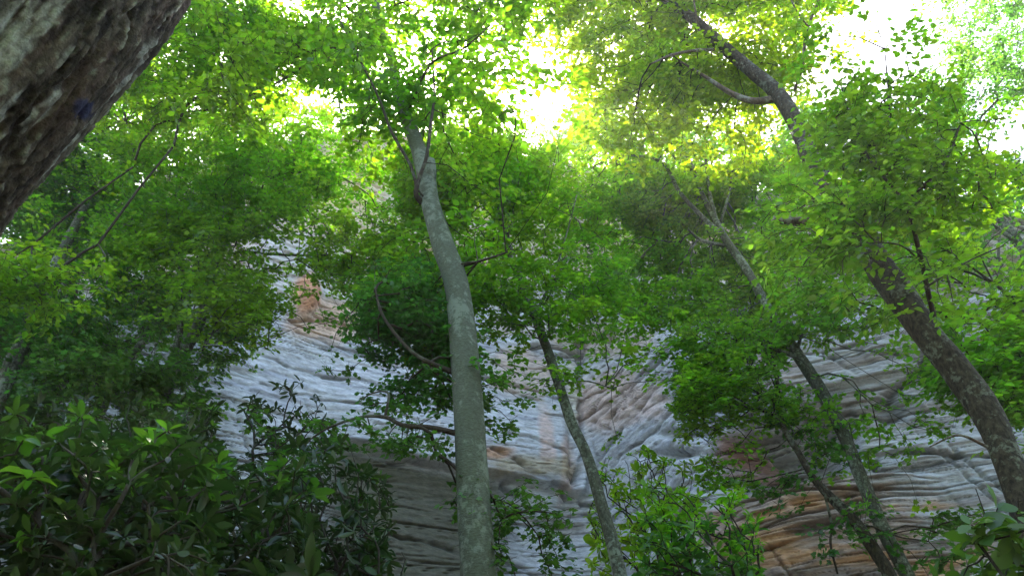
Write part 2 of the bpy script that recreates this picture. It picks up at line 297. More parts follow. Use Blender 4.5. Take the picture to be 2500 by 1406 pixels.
# ------------------------------------------------------------------ foliage cover (how closed the canopy is), 62.5 px cells
GRID = """9999999986556677888766788867999888763113
9999999997786778888532688878999864311125
9999999988777788887323788888887634456567
9999977799665667775222588899887888887721
9999378877654236534100688887658889888610
9995788888888435688447885566787899998730
9999888899999647799988888888887899999988
9999977999999527898988899999999899999988
9878799999986448888877699999999899999998
9999999887436588887855488888999999999983
9999999977546689976765699999898887778773
7888889999852689994467899999889996558888
6678899998720599996466767877999976556799
5556678888500388896544345458999322234899
5555555652001278886333422117988322233789
5555554443101366888522221008988432222589
4444444444356667778721010008988554322369
4444444444555556656200066667987665432136
4444444444430000003110389888888665321244
4444444444320000046621488888865444211466
3333333333210000046514688888743433312455
3333333333100000015515788887733333333344
3333333333100000014416888888844334444455""".split()
for i_, g_ in enumerate(GRID): assert len(g_) == 40, (i_, len(g_))
G = np.array([[int(c) for c in g_] for g_ in GRID], float)
G[:7] = np.where((G[:7] > .5) & (G[:7] < 8), G[:7] + 1.2, G[:7]); G[:6, 10:19] = np.maximum(G[:6, 10:19], 6.6); G[:3, 19:23] = np.maximum(G[:3, 19:23], 5.6); G[3:6, 18:23] = np.maximum(G[3:6, 18:23], 3.2); G[:5, 32:40] = np.maximum(G[:5, 32:40], 5.2); G[:6, 22:32] = np.maximum(G[:6, 22:32], 8.2); G[5:9, 17:32] = np.maximum(G[5:9, 17:32], 8.3); G[:3, 34:37] = np.minimum(G[:3, 34:37], 3.4); G[12:18, 26:30] -= 1.2; G[12:16, 26:30] = 8; G[16:18, 26:28] = 7.5; G[16:19, 28:31] = 4.5; G[18:20, 29:33] = 2.5; G[10:13, 33:40] = np.maximum(G[10:13, 33:40], 8.3); G[12:15, 36:40] = 9; G[11:16, 0:9] = np.maximum(G[11:16, 0:9], 8.4); G[14:16, 8] = 6.5; G[8:12, 18:33] = np.maximum(G[8:12, 18:33], 7.6)
def tau(px, py, wa=26, clump=.7):
    q = n3(px / 70, py / 70, 3.); wx = px + wa * vn(q); wy = py + wa * vn(q + 50)
    u = np.clip(wx / 62.5 - .5, 0, 38.999); v = np.clip(wy / 62.5 - .5, 0, 21.999); i = u.astype(int); j = v.astype(int); f = u - i; g = v - j
    c = (G[j, i] * (1 - f) + G[j, i + 1] * f) * (1 - g) + (G[j + 1, i] * (1 - f) + G[j + 1, i + 1] * f) * g
    t = -np.log(1 - np.clip(c, 0, 8.6) / 9.25) * (.5 + .5 * ss(.5, 4, c)) * (1 + .45 * ss(6.5, 8.4, c))
    return t * np.exp(clump * fbm(n3(px / 42, py / 30, 8.), 3) * 1.5) * (c > .35)

# ------------------------------------------------------------------ leaf builders
OV = np.array([[0, 0, 0], [.28, .30, .05], [.62, .27, .04], [1.0, 0, -.10], [.62, -.27, .04], [.28, -.30, .05]])
OVF = [np.array([[0, 3, 2, 1], [0, 5, 4, 3]])]
MP = np.array([[0, 0, 0], [.12, .42, .03], [.40, .30, .05], [.55, .50, .0], [.66, .20, .04], [1.0, 0, -.10], [.66, -.20, .04], [.55, -.50, .0], [.40, -.30, .05], [.12, -.42, .03]])
MPF = [np.array([[0, 5, 4, 3, 2, 1], [0, 9, 8, 7, 6, 5]])]
LN = np.array([[0, 0, 0], [.12, .06, .02], [.38, .155, .04], [.70, .16, .02], [.90, .08, -.04], [1.0, 0, -.08], [.90, -.08, -.04], [.70, -.16, .02], [.38, -.155, .04], [.12, -.06, .02], [.38, 0, 0.0], [.70, 0, -.03]])
LNF = [np.array([[0, 10, 2, 1], [10, 11, 3, 2], [11, 5, 4, 3], [0, 9, 8, 10], [10, 8, 7, 11], [11, 7, 6, 5]])]
def leaves(name, B, Dr, Nn, Ln, mat, parent, shape='ov', width=1.0, curl=None, rg=rng):
    T, FF = {'ov': (OV, OVF), 'mp': (MP, MPF), 'ln': (LN, LNF)}[shape]
    Dr = unit(Dr); Nn = unit(Nn - Dr * np.sum(Nn * Dr, -1, keepdims=True)); Sd = np.cross(Nn, Dr); n = len(B); k = len(T)
    W = width * (1 + .15 * rg.standard_normal(n)); w3 = T[None, :, 2] * np.ones((n, 1)) * (1 + .8 * rg.standard_normal((n, 1)))
    if curl is not None: w3 = w3 - curl[:, None] * T[None, :, 0] ** 2
    Vv = B[:, None] + Ln[:, None, None] * (T[None, :, 0, None] * Dr[:, None] + T[None, :, 1, None] * W[:, None, None] * Sd[:, None] + w3[..., None] * Nn[:, None])
    fs = [ (f[None] + (np.arange(n) * k)[:, None, None]).reshape(-1, f.shape[1]) for f in FF]; nf = sum(len(f) for f in FF)
    tint = np.repeat(rg.random(n), nf); hue = np.repeat(np.clip(.5 + .5 * fbm(B * .9, 2) * 1.6 + .22 * rg.standard_normal(n), 0, 1), nf)
    return mesh(name, Vv.reshape(-1, 3), fs, mat, parent, smooth=(shape == 'ln'), attrs={'tint': tint, 'hue': hue})
def skeleton(nodes, seeds, alpha=.45):
    """join every node to the growing limb system; returns parent index (into seeds+nodes)"""
    ns = len(seeds); allp = np.concatenate([seeds, nodes]); n = len(nodes); par = np.full(n, -1); plen = np.zeros(ns + n)
    d = np.linalg.norm(nodes[:, None] - seeds[None], axis=2); best = d.min(1); bi = d.argmin(1); raw = best.copy(); done = np.zeros(n, bool); order = []
    for _ in range(n):
        c = np.where(done, 1e9, best); k = int(c.argmin()); done[k] = True; par[k] = bi[k]; order.append(k)
        plen[ns + k] = plen[bi[k]] + raw[k]; dk = np.linalg.norm(nodes - nodes[k], axis=1); cost = dk + alpha * plen[ns + k]
        u = (~done) & (cost < best); best[u] = cost[u]; raw[u] = dk[u]; bi[u] = ns + k
    wgt = np.ones(ns + n)
    for k in order[::-1]: wgt[par[k]] += wgt[ns + k]
    return allp, par, wgt, ns
def segs(A, Bp, ra, rb, sides=4):
    T = unit(Bp - A); up = np.where(np.abs(T[:, 2:3]) > .9, np.array([[1., 0, 0]]), np.array([[0, 0, 1.]])); N = unit(np.cross(T, up)); B2 = np.cross(T, N)
    a = np.linspace(0, 2 * np.pi, sides, endpoint=False); dd = N[:, None] * np.cos(a)[None, :, None] + B2[:, None] * np.sin(a)[None, :, None]
    V = np.concatenate([A[:, None] + dd * ra[:, None, None], Bp[:, None] + dd * rb[:, None, None]], 1); n = len(A); i = np.arange(sides); j = np.roll(i, -1)
    f = np.stack([i, j, j + sides, i + sides], -1); return V.reshape(-1, 3), (f[None] + (np.arange(n) * 2 * sides)[:, None, None]).reshape(-1, 4)
def branches(allp, par, wgt, ns, mat, parent, r0=.0032, pw=.42, rmax=.05, name='branches', extra=None, sides=4):
    n = len(par)
    A = allp[par]; Bp = allp[ns:]; r = np.minimum(r0 * wgt ** pw, rmax); ra = np.minimum(r[par], r[ns:] * 1.35); rb = r[ns:]
    # bend each piece: two halves with a slight sideways kick
    L_ = np.linalg.norm(Bp - A, axis=1, keepdims=True); md = (A + Bp) / 2 + rng.standard_normal((n, 3)) * L_ * .06 + np.array([0, 0, 1]) * L_ * .05; rm_ = (ra + rb) / 2
    AA = np.concatenate([A, md]); BB_ = np.concatenate([md, Bp]); r1 = np.concatenate([ra, rm_]); r2 = np.concatenate([rm_, rb])
    if extra is not None: AA = np.concatenate([AA, extra[0]]); BB_ = np.concatenate([BB_, extra[1]]); r1 = np.concatenate([r1, extra[2]]); r2 = np.concatenate([r2, extra[2] * .5])
    V, f = segs(AA, BB_, r1, r2, sides); return mesh(name, V, [f], mat, parent, smooth=True)

# spray template: a main twig with two side twigs, leaves alternate
def spray_tpl():
    o = []; ax = [(0, 0, 0, 1.0, 8), (.25, 0, .75, .62, 5), (.40, 0, -.75, .55, 5)]; tw = []
    for (x0, y0, ang, ln, n) in ax:
        c, s_ = math.cos(ang), math.sin(ang); tw.append((x0, y0, x0 + c * ln, y0 + s_ * ln))
        for k in range(n):
            t_ = (k + 1) / n * ln; sg = 1 if k % 2 else -1; la = ang + (0 if k == n - 1 else sg * .95); o.append((x0 + c * t_, y0 + s_ * t_, la))
    return np.array(o), np.array(tw)
TPL, TWG = spray_tpl()
# crowns: pixel ellipses (cx, cy, rx, ry, depth, depth spread, weight) of each tree
TREES = []; DENS = 3.6
def crown_share(px, py, blobs):
    w_ = 0
    for b in blobs: w_ = w_ + b[6] * np.exp(-1.2 * (((px - b[0]) / b[2]) ** 2 + ((py - b[1]) / b[3]) ** 2) ** 1.5)
    return w_
def grow_all():
    tot = lambda px, py: sum(crown_share(px, py, T['blobs']) for T in TREES) + .02
    for T in TREES:
        rg = np.random.default_rng(abs(hash_name(T['label'])) % 99991); pts = []; dirs0 = []
        for b in T['blobs']:
            cx, cy, rx, ry, d, ds, w_ = b; L_ = T['leaf']; x0, x1 = max(cx - 1.7 * rx, -260), min(cx + 1.7 * rx, 2760); y0, y1 = max(cy - 1.7 * ry, -260), min(cy + 1.7 * ry, 1520)
            if x1 <= x0 or y1 <= y0: continue
            c = ray(cx, cy); zc = d / c[1]; la = .62 * .58 * (L_ * F / zc) ** 2 * .62; sa = la * len(TPL) * .92
            lam = 22.; n = int((x1 - x0) * (y1 - y0) * lam / sa * 1.0); px = rg.uniform(x0, x1, n); py = rg.uniform(y0, y1, n)
            own = w_ * np.exp(-1.2 * (((px - cx) / rx) ** 2 + ((py - cy) / ry) ** 2) ** 1.5); inten = tau(px, py) * own / tot(px, py) * T.get('dens', 1.0) * DENS
            k = rg.random(n) < inten / lam; px, py = px[k], py[k]; n = len(px)
            dd = d + ds * (rg.random(n) * 2 - 1) * np.sqrt(np.clip(1.15 - ((px - cx) / (1.7 * rx)) ** 2 - ((py - cy) / (1.7 * ry)) ** 2, .1, 1)); q = P(px, py, dd); ly = np.clip(.85 + 2.6 * vn(q * np.array([.8, .8, 2.6]) + 5), .12, 2.2) / 2.2; pts.append(q[rg.random(n) < ly])
        pts = np.concatenate(pts)
        if not len(pts): continue
        C = T['nodes']; allp, par, wgt, ns = skeleton(pts, C, T.get('alpha', .45))
        di = pts - allp[par]; di[:, 2] *= .35; di = unit(di + .35 * rg.standard_normal(di.shape) * np.array([1, 1, .3])); n = len(pts)
        nz = unit(np.array([0, 0, 1.]) + T.get('tilt', .20) * rg.standard_normal((n, 3))); nz = unit(nz - di * np.sum(nz * di, -1, keepdims=True)); sd2 = np.cross(nz, di)
        SL = T['leaf'] * T.get('spl', 5.0) * (.75 + .5 * rg.random(n)); k = len(TPL)
        lp = pts[:, None] + SL[:, None, None] * ((TPL[None, :, 0, None] - .45) * di[:, None] + TPL[None, :, 1, None] * sd2[:, None]) + .25 * T['leaf'] * rg.standard_normal((n, k, 3))
        lp = lp - nz[:, None] * ((TPL[None, :, 0, None] - .45) ** 2 * SL[:, None, None] * .25)
        ang = TPL[None, :, 2] + .35 * rg.standard_normal((n, k)); ld = np.cos(ang)[..., None] * di[:, None] + np.sin(ang)[..., None] * sd2[:, None]; ld[..., 2] -= T.get('droop', .22)
        ln_ = nz[:, None] + T.get('ltilt', .30) * rg.standard_normal((n, k, 3)); lp = lp.reshape(-1, 3); ld = ld.reshape(-1, 3); ln_ = ln_.reshape(-1, 3)
        qx, qy, _z = proj(lp); cx_, cy_, _ = proj(pts); t0 = np.repeat(tau(cx_, cy_), k); keep = rg.random(len(lp)) < np.clip(tau(qx, qy, 26, 1.1) / np.maximum(t0, .05), 0, 1) * .97
        lp, ld, ln_ = lp[keep], ld[keep], ln_[keep]; LL = T['leaf'] * (.65 + .6 * rg.random(len(lp)))
        root = T['root']; leaves('crown', lp, ld, ln_, LL, M[T['mat']], root, T.get('shape', 'ov'), T.get('lw', 1.0), rg=rg)
        a_ = pts[:, None] + SL[:, None, None] * ((TWG[None, :, 0, None] - .45) * di[:, None] + TWG[None, :, 1, None] * sd2[:, None])
        b_ = pts[:, None] + SL[:, None, None] * ((TWG[None, :, 2, None] - .45) * di[:, None] + TWG[None, :, 3, None] * sd2[:, None])
        branches(allp, par, wgt, ns, M[T.get('twig', 'twig')], root, T.get('r0', .0026), T.get('pw', .40), T.get('rmax', .03), extra=(a_.reshape(-1, 3), b_.reshape(-1, 3), np.full(n * 3, .0018 * max(1, T['leaf'] / .07))))
        print(T['label'][:30], len(pts), len(lp))
def hash_name(s_):
    h = 5381
    for c in s_: h = (h * 33 + ord(c)) & 0xffffffff
    return h
def tree(name, label, cat, trunk, mat, leaf, lmat, blobs, group=None, limbs=(), to_ground=True, sides=18, bump=.10, nodes_from=.35, lean=(0, 0), **kw):
    """trunk: list of (px, py, d, width_px)"""
    pts = np.array([P(a, b, c) for a, b, c, _ in trunk]); dep = proj(pts)[2]; rad = np.array([q[3] for q in trunk]) / F * dep / 2
    if to_ground:
        p0 = pts[0]; dv = unit(pts[0] - pts[1]); g0 = float(ground(p0[0], p0[1])); h = p0[2] - g0; sl_ = np.clip(dv[:2] / max(-dv[2], .3), -.25, .25)
        b = np.array([p0[0] + sl_[0] * h * .6, p0[1] + sl_[1] * h * .6, g0 - .15]); m_ = np.array([p0[0] + sl_[0] * h * .4, p0[1] + sl_[1] * h * .4, g0 + h * .45])
        if h > .8: pts = np.concatenate([[b, m_], pts]); rad = np.concatenate([[rad[0] * 1.45, rad[0] * 1.08], rad])
    root = thing(name, label, cat, (pts[0][0], pts[0][1], max(pts[0][2], float(ground(pts[0][0], pts[0][1])))), group)
    if not to_ground: root.location = [float(c) for c in pts[0]]
    o_, cc, rr = tube('trunk', pts, rad, sides, M[mat], root, n=max(40, len(pts) * 14), bump=bump, bs=5 / max(rad.max(), .03) * .12, seed=hash_name(label) % 97)
    nodes = [cc[int(len(cc) * nodes_from)::3]]
    for lb in limbs:
        lp = np.array([P(a, b, c) for a, b, c, _ in lb]); ld_ = proj(lp)[2]; lr = np.array([q[3] for q in lb]) / F * ld_ / 2
        _o, lc, _r = tube('limb', lp, lr, 10, M[kw.get('limbmat', mat)], root, n=len(lb) * 7, bump=.06, bs=20); nodes.append(lc[len(lc) // 4::2])
    T = dict(root=root, label=label, leaf=leaf, mat=lmat, blobs=blobs, nodes=np.concatenate(nodes)); T.update(kw)
    if blobs: TREES.append(T)
    if 'low' in kw: TREES.append({**T, **kw['low']})
    return root

M['leaf_maple'] = leaf_mat('maple_leaf', (.078, .175, .012), (.25, .56, .010), tf=.6)
M['leaf_beech'] = leaf_mat('beech_leaf', (.078, .165, .012), (.25, .53, .010), tf=.6)
M['leaf_yellow'] = leaf_mat('sunny_leaf', (.10, .19, .008), (.38, .60, .008), tf=.62)  # yellow of sunlit leaves put into the leaf colour
M['leaf_bright'] = leaf_mat('bright_leaf', (.085, .20, .012), (.26, .60, .010), tf=.6)
M['leaf_dark'] = leaf_mat('dark_leaf', (.042, .115, .018), (.11, .32, .020))
M['leaf_cool'] = leaf_mat('cool_leaf', (.060, .15, .022), (.16, .44, .03))
M['leaf_rhodo'] = leaf_mat('rhododendron_leaf', (.014, .036, .009), (.035, .10, .010), gloss=.05, rough=.38, under=(.04, .062, .024), tf=.28)
M['leaf_rhodo_new'] = leaf_mat('rhododendron_young_leaf', (.05, .14, .018), (.09, .25, .012), gloss=.05, rough=.4, under=(.06, .12, .025), tf=.42)

# ------------------------------------------------------------------ the trees
# big leaning trunk at the upper left, with real bark relief
def big_trunk():
    pts = [P(-640, 735, 1.30), P(-362, 400, 1.22), P(-28, 66, 1.15), P(262, -250, 1.17), P(590, -627, 1.25)]
    b = np.array([pts[0][0] - .12, pts[0][1] + .05, -.1]); pts = np.array([b, (b + pts[0]) / 2 + np.array([-.02, 0, 0])] + pts + [pts[-1] + np.array([.5, .1, 3.0])])
    rad = np.array([.45, .345, .315, .305, .295, .285, .27, .22])
    root = thing('big_tree', 'thick rough brown trunk with pale lichen streaks and a blue paint mark, leaning', 'tree', (pts[0][0], pts[0][1], 0))
    n, sd_ = 900, 460; c = catmull(pts, n); r = catmull(rad[:, None].repeat(3, 1), n)[:, 0]
    Vt, f, a, L_ = tube_geo(c, r, sd_); A2 = np.repeat(a[None], n, 0); L2 = np.repeat(L_[:, None], sd_, 1); cs, sn = np.cos(A2), np.sin(A2)
    q = np.stack([cs * 1.0, sn * 1.0, L2 * .32], -1); tw = np.stack([cs, sn, L2], -1)
    rid = fbm(q * 6 + .6 * fbm(tw * 3, 3)[..., None], 4); fine = fbm(np.stack([cs * 22, sn * 22, L2 * 26], -1), 4); mid_ = fbm(np.stack([cs * 9, sn * 9, L2 * 10], -1), 4)
    plate = np.abs(fbm(np.stack([cs * 7, sn * 7, L2 * 5], -1), 3))
    grn = fbm(np.stack([cs * 48, sn * 48, L2 * 55], -1), 3); fine = fine + .55 * grn; dsp = .014 * rid + .005 * mid_ + .008 * fine - .012 * np.exp(-(plate / .05) ** 2) + .03 * fbm(tw * 1.6, 2)
    ctr = c[:, None]; Vt = Vt.reshape(n, sd_, 3); dv = unit(Vt - ctr); Vt = Vt + dv * dsp[..., None]
    lich = fbm(np.stack([cs * 4.5, sn * 4.5, L2 * .9], -1) + .5 * fbm(tw * 5, 3)[..., None], 4) + .35 * mid_ + .12 * fine
    px, py, _z = proj(Vt)
    bl = np.sqrt(((px - 205) / 24) ** 2 + ((py - 268) / 32) ** 2) + .45 * mid_ + .5 * fine
    br = np.array([.135, .112, .084]); dk = np.array([.026, .020, .014]); C = br + (dk - br) * np.clip(.5 - .9 * mid_ - 1.1 * fine, 0, 1)[..., None]
    red = ss(.1, .4, fbm(tw * 4 + 9, 3))[..., None]; C = C * (1 - .5 * red) + np.array([.11, .072, .052]) * .5 * red
    gr = (ss(.0, .35, fbm(tw * 2.2 + 31, 4) + .4 * fine) * .45)[..., None]; C = C * (1 - gr) + np.array([.15, .145, .105]) * gr
    up_ = ss(340, 60, px + py * .55) * .22; li = ss(.22, .34, lich + up_ - .07)[..., None] * np.clip(.75 + 1.2 * fine, .2, 1)[..., None]; C = C * (1 - li) + np.array([.36, .37, .32]) * li
    sp_ = ss(.42, .52, fine + .25 * mid_)[..., None] * .7; C = C * (1 - sp_) + np.array([.27, .28, .21]) * sp_
    bm = (1 - ss(.7, 1.1, bl))[..., None] * .6; C = C * (1 - bm) + np.array([.02, .035, .13]) * bm
    m, t, o = newmat('big_bark'); L = t.links.new; at = nd(t, 'ShaderNodeAttribute', _attribute_name='bark'); tc = nd(t, 'ShaderNodeTexCoord')
    n1 = nd(t, 'ShaderNodeTexNoise'); n1.inputs['Scale'].default_value = 42; n1.inputs['Detail'].default_value = 8; n1.inputs['Roughness'].default_value = .7; L(tc.outputs['Object'], n1.inputs[0])
    mr = nd(t, 'ShaderNodeMapRange'); mr.inputs['From Min'].default_value = .3; mr.inputs['From Max'].default_value = .7; mr.inputs['To Min'].default_value = .30; mr.inputs['To Max'].default_value = 1.75; L(n1.outputs['Fac'], mr.inputs['Value'])
    vm = nd(t, 'ShaderNodeVectorMath', _operation='SCALE'); L(at.outputs['Color'], vm.inputs[0]); L(mr.outputs[0], vm.inputs['Scale'])
    pb = nd(t, 'ShaderNodeBsdfPrincipled'); pb.inputs['Roughness'].default_value = .9; pb.inputs['Specular IOR Level'].default_value = .2; L(vm.outputs[0], pb.inputs['Base Color'])
    bp = nd(t, 'ShaderNodeBump'); bp.inputs['Strength'].default_value = .9; bp.inputs['Distance'].default_value = .03; L(n1.outputs['Fac'], bp.inputs['Height']); L(bp.outputs[0], pb.inputs['Normal']); L(pb.outputs[0], o.inputs[0])
    mesh('trunk', Vt.reshape(-1, 3), f, m, root, smooth=True, cols={'bark': C.reshape(-1, 3)})
big_trunk()

# centre tree: smooth grey trunk with a broken stub where it forks
ctr = tree('grey_trunk_tree', 'smooth grey green trunk rising through the middle, with a broken stub high up', 'tree',
     [(1168, 1406, 6.0, 90), (1158, 1250, 6.05, 84), (1150, 1103, 6.1, 77), (1137, 903, 6.2, 72), (1116, 703, 6.4, 61), (1082, 600, 6.5, 56), (1052, 500, 6.6, 46), (1040, 430, 6.7, 44), (1015, 345, 6.8, 36), (978, 250, 6.9, 28), (958, 150, 7.05, 24), (925, 50, 7.2, 22), (905, -60, 7.4, 20), (880, -220, 7.6, 14)],
     'smooth_bark', .088, 'leaf_beech',
     [(1000, 150, 250, 200, 7.3, .9, 1.3), (1270, 230, 110, 120, 5.2, .5, 1.6), (700, 120, 240, 150, 6.6, 1.0, .9), (1180, 480, 110, 120, 7.2, .8, .6), (1010, 720, 90, 130, 7.4, .6, .6)],
     limbs=[[(1105, 908, 6.2, 15), (1060, 890, 6.15, 13), (1010, 862, 6.1, 9), (965, 815, 6.1, 8), (930, 760, 6.1, 7), (915, 700, 6.1, 4)],
            [(1118, 1058, 6.1, 15), (1050, 1043, 6.05, 13), (985, 1038, 6.0, 11), (940, 1018, 6.0, 10), (880, 1018, 6.0, 8), (800, 1045, 6.0, 6), (740, 1085, 6.0, 3)],
            [(940, 1018, 6.0, 7), (948, 960, 6.0, 6), (915, 958, 6.0, 4), (880, 975, 6.0, 3)],
            [(1030, 495, 6.6, 16), (1016, 475, 6.5, 13), (1022, 440, 6.45, 10), (1042, 380, 6.4, 9), (1052, 300, 6.4, 8), (1060, 230, 6.4, 6), (1055, 120, 6.4, 4)],
            [(1018, 455, 6.5, 9), (1000, 400, 6.4, 8), (955, 320, 6.3, 7), (925, 240, 6.2, 6), (880, 150, 6.1, 5), (825, 40, 6.0, 3)],
            [(950, 130, 7.05, 9), (890, 110, 6.9, 8), (820, 118, 6.8, 7), (760, 150, 6.7, 6), (690, 195, 6.6, 5), (600, 240, 6.5, 3)],
            [(1145, 645, 6.4, 8), (1190, 632, 6.3, 6), (1240, 615, 6.3, 4)],
            [(940, 100, 7.1, 10), (900, 60, 7.0, 9), (850, 20, 7.0, 7), (800, -40, 7.0, 5)],
            [(990, 290, 6.8, 8), (1050, 160, 6.3, 6), (1130, 120, 6.0, 5), (1200, 60, 5.8, 3)]],
     low=dict(leaf=.05, mat='leaf_dark', dens=.8, shape='mp', blobs=[(960, 850, 120, 150, 6.6, .5, 2.0), (900, 1040, 190, 60, 6.2, .35, 2.2), (1215, 1000, 75, 120, 6.4, .4, 2.0), (1240, 1270, 90, 150, 6.3, .4, 2.0)]),
     limbmat='twig', sides=28, bump=.05, nodes_from=.75)
# the snapped stub and a knot
sb, _, _ = tube('stub', np.array([P(1050, 440, 6.66), P(1050, 415, 6.62), P(1049, 392, 6.6)]), np.array([.07, .068, .062]), 16, M['smooth_bark'], ctr, n=10, bump=.08)

tree('slender_tree', 'slim leaning grey trunk just right of the middle, second from the thick smooth trunk', 'tree',
     [(1515, 1406, 7.6, 35), (1468, 1230, 7.7, 31), (1432, 1110, 7.8, 27), (1395, 1030, 7.9, 26), (1362, 930, 8.0, 24), (1335, 850, 8.1, 23), (1305, 770, 8.3, 21), (1275, 690, 8.5, 19), (1248, 620, 8.6, 17), (1228, 540, 8.8, 15), (1205, 440, 9.0, 12), (1180, 330, 9.3, 9)],
     'pale_bark', .060, 'leaf_maple',
     [(1250, 580, 170, 170, 8.6, 1.4, 1.1), (1180, 420, 170, 120, 9.2, 1.2, 1.0), (1400, 720, 150, 110, 8.3, 1.2, 1.0), (1290, 850, 90, 90, 8.0, .7, .8), (1420, 930, 160, 90, 7.7, .7, 1.0), (1280, 790, 110, 90, 8.4, 1.0, .8)],
     limbs=[[(1305, 770, 8.3, 8), (1340, 700, 8.3, 7), (1375, 600, 8.4, 5), (1410, 470, 8.5, 3)], [(1365, 940, 8.0, 5), (1430, 930, 7.8, 4), (1500, 950, 7.7, 3)]],
     shape='mp', twig='mid_twig', nodes_from=.55)
tree('forking_tree', 'pale lichened trunk leaning left and forking into several thin limbs, beside the dark rough trunk', 'tree',
     [(2228, 1430, 8.2, 37), (2160, 1300, 8.3, 35), (2100, 1160, 8.4, 33), (2060, 1062, 8.5, 31), (2002, 950, 8.6, 31), (1945, 862, 8.8, 29), (1895, 785, 9.0, 24), (1855, 715, 9.1, 22), (1818, 650, 9.3, 21), (1775, 590, 9.5, 19), (1742, 530, 9.7, 16), (1705, 455, 9.9, 12), (1685, 395, 10.1, 9), (1640, 330, 10.3, 5)],
     'pale_bark', .060, 'leaf_maple',
     [(1480, 560, 170, 170, 11.5, 1.5, .9), (1600, 640, 220, 160, 10.5, 1.1, 1.0), (1520, 470, 210, 150, 10.8, 1.2, 1.0), (1740, 760, 200, 110, 9.9, .8, 1.0), (1830, 520, 190, 150, 10.8, 1.1, .9), (1880, 880, 120, 90, 8.7, .6, .7), (2120, 1090, 130, 150, 8.2, .7, .9), (2060, 900, 120, 70, 8.4, .5, .5)],
     limbs=[[(1765, 575, 9.55, 14), (1715, 530, 9.6, 12), (1660, 470, 9.6, 10), (1612, 395, 9.7, 8), (1510, 375, 9.8, 5)], [(1748, 540, 9.7, 12), (1732, 470, 9.7, 9), (1722, 380, 9.8, 6)],
            [(1758, 545, 9.7, 8), (1780, 470, 9.7, 6), (1790, 400, 9.7, 4)], [(1768, 600, 9.5, 10), (1710, 585, 9.4, 8), (1680, 560, 9.3, 5)],
            [(1940, 868, 8.8, 14), (1890, 850, 8.7, 11), (1840, 800, 8.6, 8), (1800, 770, 8.6, 4)], [(1948, 850, 8.75, 9), (1962, 790, 8.7, 7), (1975, 735, 8.7, 5)]],
     shape='mp', twig='mid_twig', nodes_from=.5)
tree('dark_rough_tree', 'dark rough barked trunk entering at the right edge and curving up to the left', 'tree',
     [(2560, 1420, 5.2, 78), (2500, 1230, 5.3, 74), (2452, 1103, 5.4, 69), (2405, 1003, 5.5, 72), (2335, 903, 5.6, 69), (2262, 815, 5.7, 64), (2200, 725, 5.9, 74), (2140, 640, 6.1, 67), (2095, 560, 6.3, 63), (2030, 470, 6.5, 50), (1978, 385, 6.7, 43), (1942, 300, 6.9, 41), (1895, 225, 7.1, 38), (1830, 170, 7.3, 34), (1755, 105, 7.5, 31), (1690, 45, 7.7, 25), (1620, -5, 7.9, 20), (1540, -90, 8.2, 13)],
     'dark_bark', .082, 'leaf_yellow',
     [(1600, 190, 210, 170, 8.3, .9, 1.2), (1480, 60, 160, 110, 8.2, 1.0, 1.0), (1820, 100, 210, 150, 8.3, 1.0, .8), (1750, 320, 130, 90, 8.3, .6, .6)],
     limbs=[[(1742, 122, 7.5, 9), (1690, 125, 7.3, 8), (1640, 135, 7.1, 7), (1588, 157, 6.9, 4)], [(1900, 240, 7.1, 20), (1840, 247, 7.2, 17), (1785, 228, 7.3, 14), (1725, 190, 7.4, 9), (1660, 150, 7.5, 5)],
            [(2020, 548, 6.35, 26), (1960, 543, 6.2, 24), (1888, 536, 6.1, 18)], [(1940, 222, 7.0, 7), (1958, 160, 6.8, 8), (1972, 70, 6.6, 8), (2010, -20, 6.5, 6)], [(1972, 65, 6.6, 5), (1950, 35, 6.5, 4), (1925, -10, 6.4, 3)],
            [(1712, 95, 7.6, 6), (1700, 40, 7.4, 5), (1690, -30, 7.3, 4)], [(2410, 1090, 5.3, 8), (2340, 1062, 5.2, 6), (2270, 1090, 5.2, 3)]],
     sides=30, bump=.16, nodes_from=.7, limbmat='brown_bark')
tree('sapling', 'thin dark sapling beside the rough trunk, with fine twigs and broad leaves', 'sapling',
     [(2530, 1280, 6.1, 16), (2455, 1100, 6.2, 16), (2400, 990, 6.25, 15), (2330, 890, 6.2, 14), (2290, 800, 6.0, 13), (2272, 740, 5.6, 13), (2250, 640, 5.2, 12), (2222, 530, 4.9, 11), (2190, 470, 4.8, 8), (2130, 400, 4.8, 7), (2085, 310, 4.8, 5), (2050, 200, 4.8, 3)],
     'twig', .066, 'leaf_beech',
     [(2210, 320, 190, 180, 5.2, .6, 1.2), (2330, 480, 190, 170, 5.0, .5, 1.1), (2100, 560, 190, 120, 5.0, .5, 1.2), (2130, 120, 140, 110, 5.0, .6, .8), (2230, 700, 170, 70, 4.9, .4, .6)],
     limbs=[[(2160, 525, 5.0, 7), (2215, 485, 4.9, 8), (2280, 430, 4.8, 8), (2320, 370, 4.8, 6), (2345, 300, 4.8, 4)], [(2222, 530, 4.9, 7), (2170, 500, 4.9, 5), (2060, 495, 4.9, 3)],
            [(2290, 425, 4.8, 5), (2330, 420, 4.8, 4), (2400, 430, 4.8, 3)], [(2150, 420, 5.0, 6), (2165, 330, 5.0, 6), (2170, 250, 5.0, 5), (2160, 120, 5.1, 3)], [(2250, 640, 4.9, 5), (2200, 600, 4.8, 4), (2130, 590, 4.8, 3)],
            [(2262, 700, 4.9, 6), (2360, 640, 4.8, 4), (2450, 600, 4.8, 3)]],
     nodes_from=.55, sides=8)
